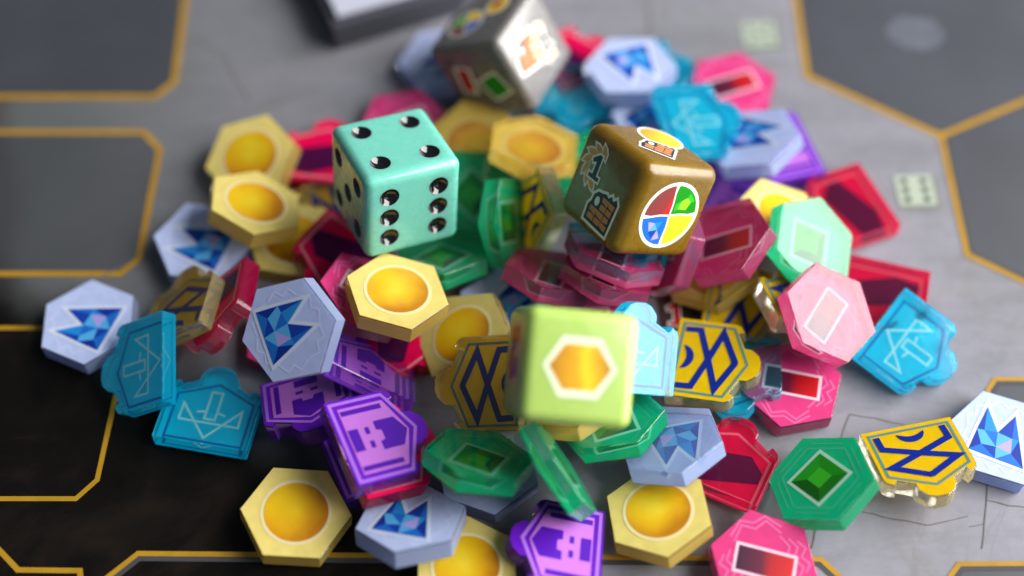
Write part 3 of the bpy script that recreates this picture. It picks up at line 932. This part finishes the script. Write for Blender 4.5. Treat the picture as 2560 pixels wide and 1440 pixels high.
def xf(pts, o=(0, 0), ang=0.0, s=1.0):
    R = Matrix.Rotation(ang, 2)
    return [tuple(R @ (Vector(p) * s) + Vector(o)) for p in pts]
def castle(sh, o, ang, s, L=0):
    """little brick gate: white halo, dark outline, brick courses and an arch"""
    sil = [(-2.7, -2.7), (2.7, -2.7), (2.7, 2.3), (2.2, 2.9), (1.6, 2.3), (1.1, 2.8), (0.5, 2.2), (0.0, 2.5), (-0.9, 2.2), (-1.8, 2.0), (-2.4, 1.3), (-2.5, 0.2), (-2.9, -0.5)]
    sh.poly(xf(inset(sil, -0.42), o, ang, s), ivory, L)
    sh.poly(xf(sil, o, ang, s), navy2, L + 1)
    for k in range(4):
        y0 = -2.2 + k * 1.08
        for x0, x1 in ((-0.35, 0.95), (1.1, 2.3)) if k > 1 else ((-2.2, -0.75), (-0.55, 0.85), (1.0, 2.3)):
            d = 0.12 * ((k * 7 + int(x0 * 5)) % 3 - 1)
            sh.poly(xf([(x0, y0 + d), (x1, y0 - d), (x1 + d, y0 + .84), (x0 - d, y0 + .84)], o, ang, s), brick, L + 2)
    arch = [(-1.35 + .52 * math.cos(a), 0.72 + .72 * math.sin(a)) for a in [2 * math.pi * i / 16 for i in range(16)]]
    sh.poly(xf(arch, o, ang, s), ivory, L + 2)

def pie(sh, c, r, ang=0.0, L=0):
    sh.disc(c, r, ivory, L, 56)
    ri = r * 0.9
    gp = 0.16
    def sector(a0, a1, ox, oy):
        pts = [(ox * gp, oy * gp)]
        wob = [(0.35, 0.10), (0.7, -0.08)]
        e0, e1 = math.radians(a0), math.radians(a1)
        for t, w in wob:
            pts.append((ri * t * math.cos(e0) + ox * gp + abs(math.sin(e0)) * w, ri * t * math.sin(e0) + oy * gp + abs(math.cos(e0)) * w))
        for i in range(15):
            a = e0 + (e1 - e0) * (0.04 + 0.92 * i / 14)
            pts.append((ri * math.cos(a), ri * math.sin(a)))
        for t, w in wob[::-1]:
            pts.append((ri * t * math.cos(e1) + ox * gp + abs(math.sin(e1)) * w, ri * t * math.sin(e1) + oy * gp + abs(math.cos(e1)) * w))
        return xf(pts, c, ang)
    sh.poly(sector(0, 90, 1, 1), grn[0], L + 1)
    sh.poly(sector(90, 180, -1, 1), pieR, L + 1)
    sh.poly(sector(180, 270, -1, -1), gem_cols[1], L + 1)
    sh.poly(sector(270, 360, 1, -1), pieY, L + 1)
    k = r / 5.6
    lime = ink('pie_lime', (0.24, 0.60, 0.02), trans=0)
    green2 = ink('pie_green', (0.03, 0.42, 0.02), trans=0)
    sh.poly(xf([(1.3 * k, 1.0 * k), (2.9 * k, .8 * k), (3.5 * k, 2.1 * k), (2.6 * k, 2.9 * k), (1.6 * k, 2.4 * k)], c, ang), lime, L + 2)
    sh.poly(xf([(2.6 * k, 2.9 * k), (3.5 * k, 2.1 * k), (4.2 * k, 2.2 * k), (2.9 * k, 3.7 * k)], c, ang), green2, L + 2)
    sh.poly(xf([(.6 * k, .6 * k), (1.3 * k, 1.0 * k), (1.6 * k, 2.4 * k), (.6 * k, 1.9 * k)], c, ang), green2, L + 2)
    for pts, m in (([(-3.8, -.9), (-2.4, -1.2), (-3.2, -2.6)], 4), ([(-2.4, -1.2), (-.8, -.9), (-1.6, -2.4)], 2), ([(-2.4, -1.2), (-1.6, -2.4), (-3.2, -2.6)], 3),
                   ([(-3.2, -2.6), (-1.6, -2.4), (-2.4, -3.7)], 0), ([(-1.6, -2.4), (-.7, -3.9), (-2.2, -4.2)], 4), ([(-.6, -.8), (-.5, -3), (-1.6, -2.4)], 1)):
        sh.poly(xf([(x * k, y * k) for x, y in pts], c, ang), gem_cols[m], L + 2)

ONE = [(-.45, -2.0), (-1.3, -2.0), (-1.3, -1.35), (-.45, -1.35), (-.45, .75), (-1.25, .35), (-1.5, .95), (-.2, 2.0), (.5, 2.0), (.5, -1.35), (1.3, -1.35), (1.3, -2.0)]
def laurel(sh, c, L=0):
    for k in range(7):
        a = math.radians(78 + k * 32)
        R = 2.75
        o = (c[0] + R * math.cos(a), c[1] + R * math.sin(a))
        leaf = [(0, -1.15), (.52, -.25), (.42, .55), (0, 1.25), (-.42, .55), (-.52, -.25)]
        dr = a - math.pi / 2 + 0.75
        sh.poly(xf(inset(leaf, -0.3), o, dr), ivory, L)
        sh.poly(xf(leaf, o, dr), leafk, L + 1)
    sh.poly(xf(inset(ONE, -0.34), c), ivory, L + 2)
    sh.poly(xf(ONE, c), navy2, L + 3)

# --- golden brown die
amber = resin('amber', (0.165, 0.092, 0.002), (1.0, 0.5, 0.08), rough=0.2, var=0.4, vscale=90, sss=0.7, coat=0.18)
root = die_root('brown', 'golden brown die with a four coloured disc and brick gates on its faces')
link('body', round_cube('amber_body', 2.1, 7), amber, root)
decal(root, 'four_colour_disc', '-y', lambda sh: pie(sh, (0.2, -0.2), 5.7, 0.1))
def left_art(sh):
    laurel(sh, (-2.2, 2.3))
    castle(sh, (2.0, -3.0), -0.05, 1.1)
decal(root, 'laurel_and_gate', '-x', left_art)
def top_art(sh):
    a = -math.pi / 4
    sh.disc((2.9, 2.7), 3.9, ivory, 0)
    sh.disc((2.9, 2.7), 3.45, sunO, 1)
    castle(sh, (-.9, -1.5), a, 0.95, 2)
decal(root, 'sun_and_gate', '+z', top_art)

# --- grey die at the back
greyr = resin('grey', (0.15, 0.14, 0.135), (1, 0.9, 0.8), rough=0.13, var=0.2, vscale=80, sss=0.5, coat=0.45)
root = die_root('grey', 'smoke grey die with red and green gems standing on its corner at the back')
link('body', round_cube('grey_body', 1.5, 6), greyr, root)
def gems(sh):
    sh.poly(xf([(-3.0, -1.75), (3.0, -1.75), (3.0, 1.75), (-3.0, 1.75)], (-3.0, 0.6), math.radians(80)), ivory, 0)
    sh.poly(xf([(-2.5, -1.1), (2.5, -1.1), (2.5, 1.1), (-2.5, 1.1)], (-3.0, 0.6), math.radians(80)), redk, 1)
    sh.poly(xf([(-2.6, -2.6), (2.6, -2.6), (2.6, 2.6), (-2.6, 2.6)], (2.6, -1.2), 0.35), ivory, 2)
    sh.poly(xf([(-2.1, -2.1), (2.1, -2.1), (2.1, 2.1), (-2.1, 2.1)], (2.6, -1.2), 0.35), grn[0], 3)
    sh.poly(xf([(-1, -1), (1, -1), (1, 1), (-1, 1)], (2.6, -1.2), 0.35), grn[3], 4)
decal(root, 'red_and_green_gems', '-x', gems)
def back_top(sh):
    pie(sh, (-1.6, 2.2), 3.6, 0.4)
    sh.disc((2.6, -2.6), 2.5, ivory, 3)
    sh.disc((2.6, -2.6), 2.1, sunO, 4)
    sh.poly([(1.8, -2.4), (3.4, -3.6), (4.0, -2.0), (2.6, -1.2)], redk, 5)
decal(root, 'disc_and_sun', '+z', back_top)
def back_right(sh):
    castle(sh, (-2.4, 1.2), -0.3, 1.1)
    laurel(sh, (2.6, -0.6), 4)
decal(root, 'gate_and_laurel', '-y', back_right)

# --- lime die in front
limer = resin('lime', (0.37, 0.52, 0.125), (1.0, 1.0, 0.4), rough=0.25, var=0.03, sss=1.0, coat=0.3)
root = die_root('lime', 'lime green die with a golden hexagon, blurred in the foreground')
link('body', round_cube('lime_body', 1.7, 6), limer, root)
goldk = grad_ink('gold_hexagon', [(0, (0.38, 0.15, 0.004)), (0.45, (0.62, 0.32, 0.006)), (0.62, (0.80, 0.50, 0.01)), (1, (0.40, 0.17, 0.005))], (1, 0.1, 0), -4, 4, 0.35, 300, 0)
def lime_front(sh):
    hexo = [(-5.6, 0), (-2.9, 4.5), (2.9, 4.5), (5.6, 0), (2.9, -4.5), (-2.9, -4.5)]
    hexi = [(-4.2, 0), (-2.2, 2.95), (2.2, 2.95), (4.2, 0), (2.2, -2.95), (-2.2, -2.95)]
    sh.poly(inset(hexo, 0.25), ink('die_halo', (0.62, 0.70, 0.50), trans=0), 0)
    sh.poly(inset(hexi, -0.2), goldk, 1)
decal(root, 'golden_hexagon', '-y', lime_front)
def lime_left(sh):
    viol = ink('die_violet', (0.10, 0.04, 0.22), trans=0)
    rose = ink('die_rose', (0.45, 0.02, 0.03), trans=0)
    pal = ink('die_pale', (0.55, 0.42, 0.30), trans=0)
    sh.poly([(-4.2, -3.4), (4.2, -3.4), (4.2, 5.6), (-4.2, 5.6)], pal, 0)
    sh.poly([(-3.4, 2.4), (3.6, 2.6), (3.6, 5.0), (-3.4, 4.8)], rose, 1)
    sh.poly([(-3.2, -2.8), (-.6, -2.8), (-1.0, 2.0), (-3.4, 2.0)], rose, 1)
    sh.poly([(-.2, -2.4), (3.4, -2.0), (2.6, .8), (-.2, .4)], viol, 1)
    sh.poly([(-2.0, 3.0), (1.0, 3.2), (0.6, 1.4), (-1.8, 1.5)], viol, 2)
decal(root, 'violet_and_red_print', '-x', lime_left)
def lime_top(sh):
    sh.poly([(-0.6, -6.0), (4.6, -6.0), (4.6, -1.0), (-0.6, -1.0)], ivory, 0)  # white glare on the top face, painted as a flat ivory patch
decal(root, 'painted_glare', '+z', lime_top)

# ------------------------------------------------------------------ card box at the back
boxd = ink('box_side', (0.055, 0.055, 0.07), trans=0, rough=0.5)
boxw = ink('box_top', (0.42, 0.43, 0.52), trans=0, rough=0.45, amt=0.12, scale=60)
c0 = at(838, 128)
e1 = (at(1170, 30) - at(838, 128)); e1.z = 0; e1.normalize()
e2 = Vector((-e1.y, e1.x, 0))
root = bpy.data.objects.new('card_box', None)
S.collection.objects.link(root)
root.location = (c0 + Vector((0, 0, 0.02))) * MM
root.rotation_euler.z = math.atan2(e1.y, e1.x)
root['label'], root['category'] = 'dark box with a pale lid at the top edge behind the pile', 'box'
link('box_body', prism_mesh('box_body', [(0, 0), (34, 0), (34, 46), (0, 46)], 0, 6.4, 0.5, 2), boxd, root)
link('box_lid', prism_mesh('box_lid', [(1.6, 1.6), (32.4, 1.6), (32.4, 44.4), (1.6, 44.4)], 6.42, 7.4, 0.3, 2), boxw, root)
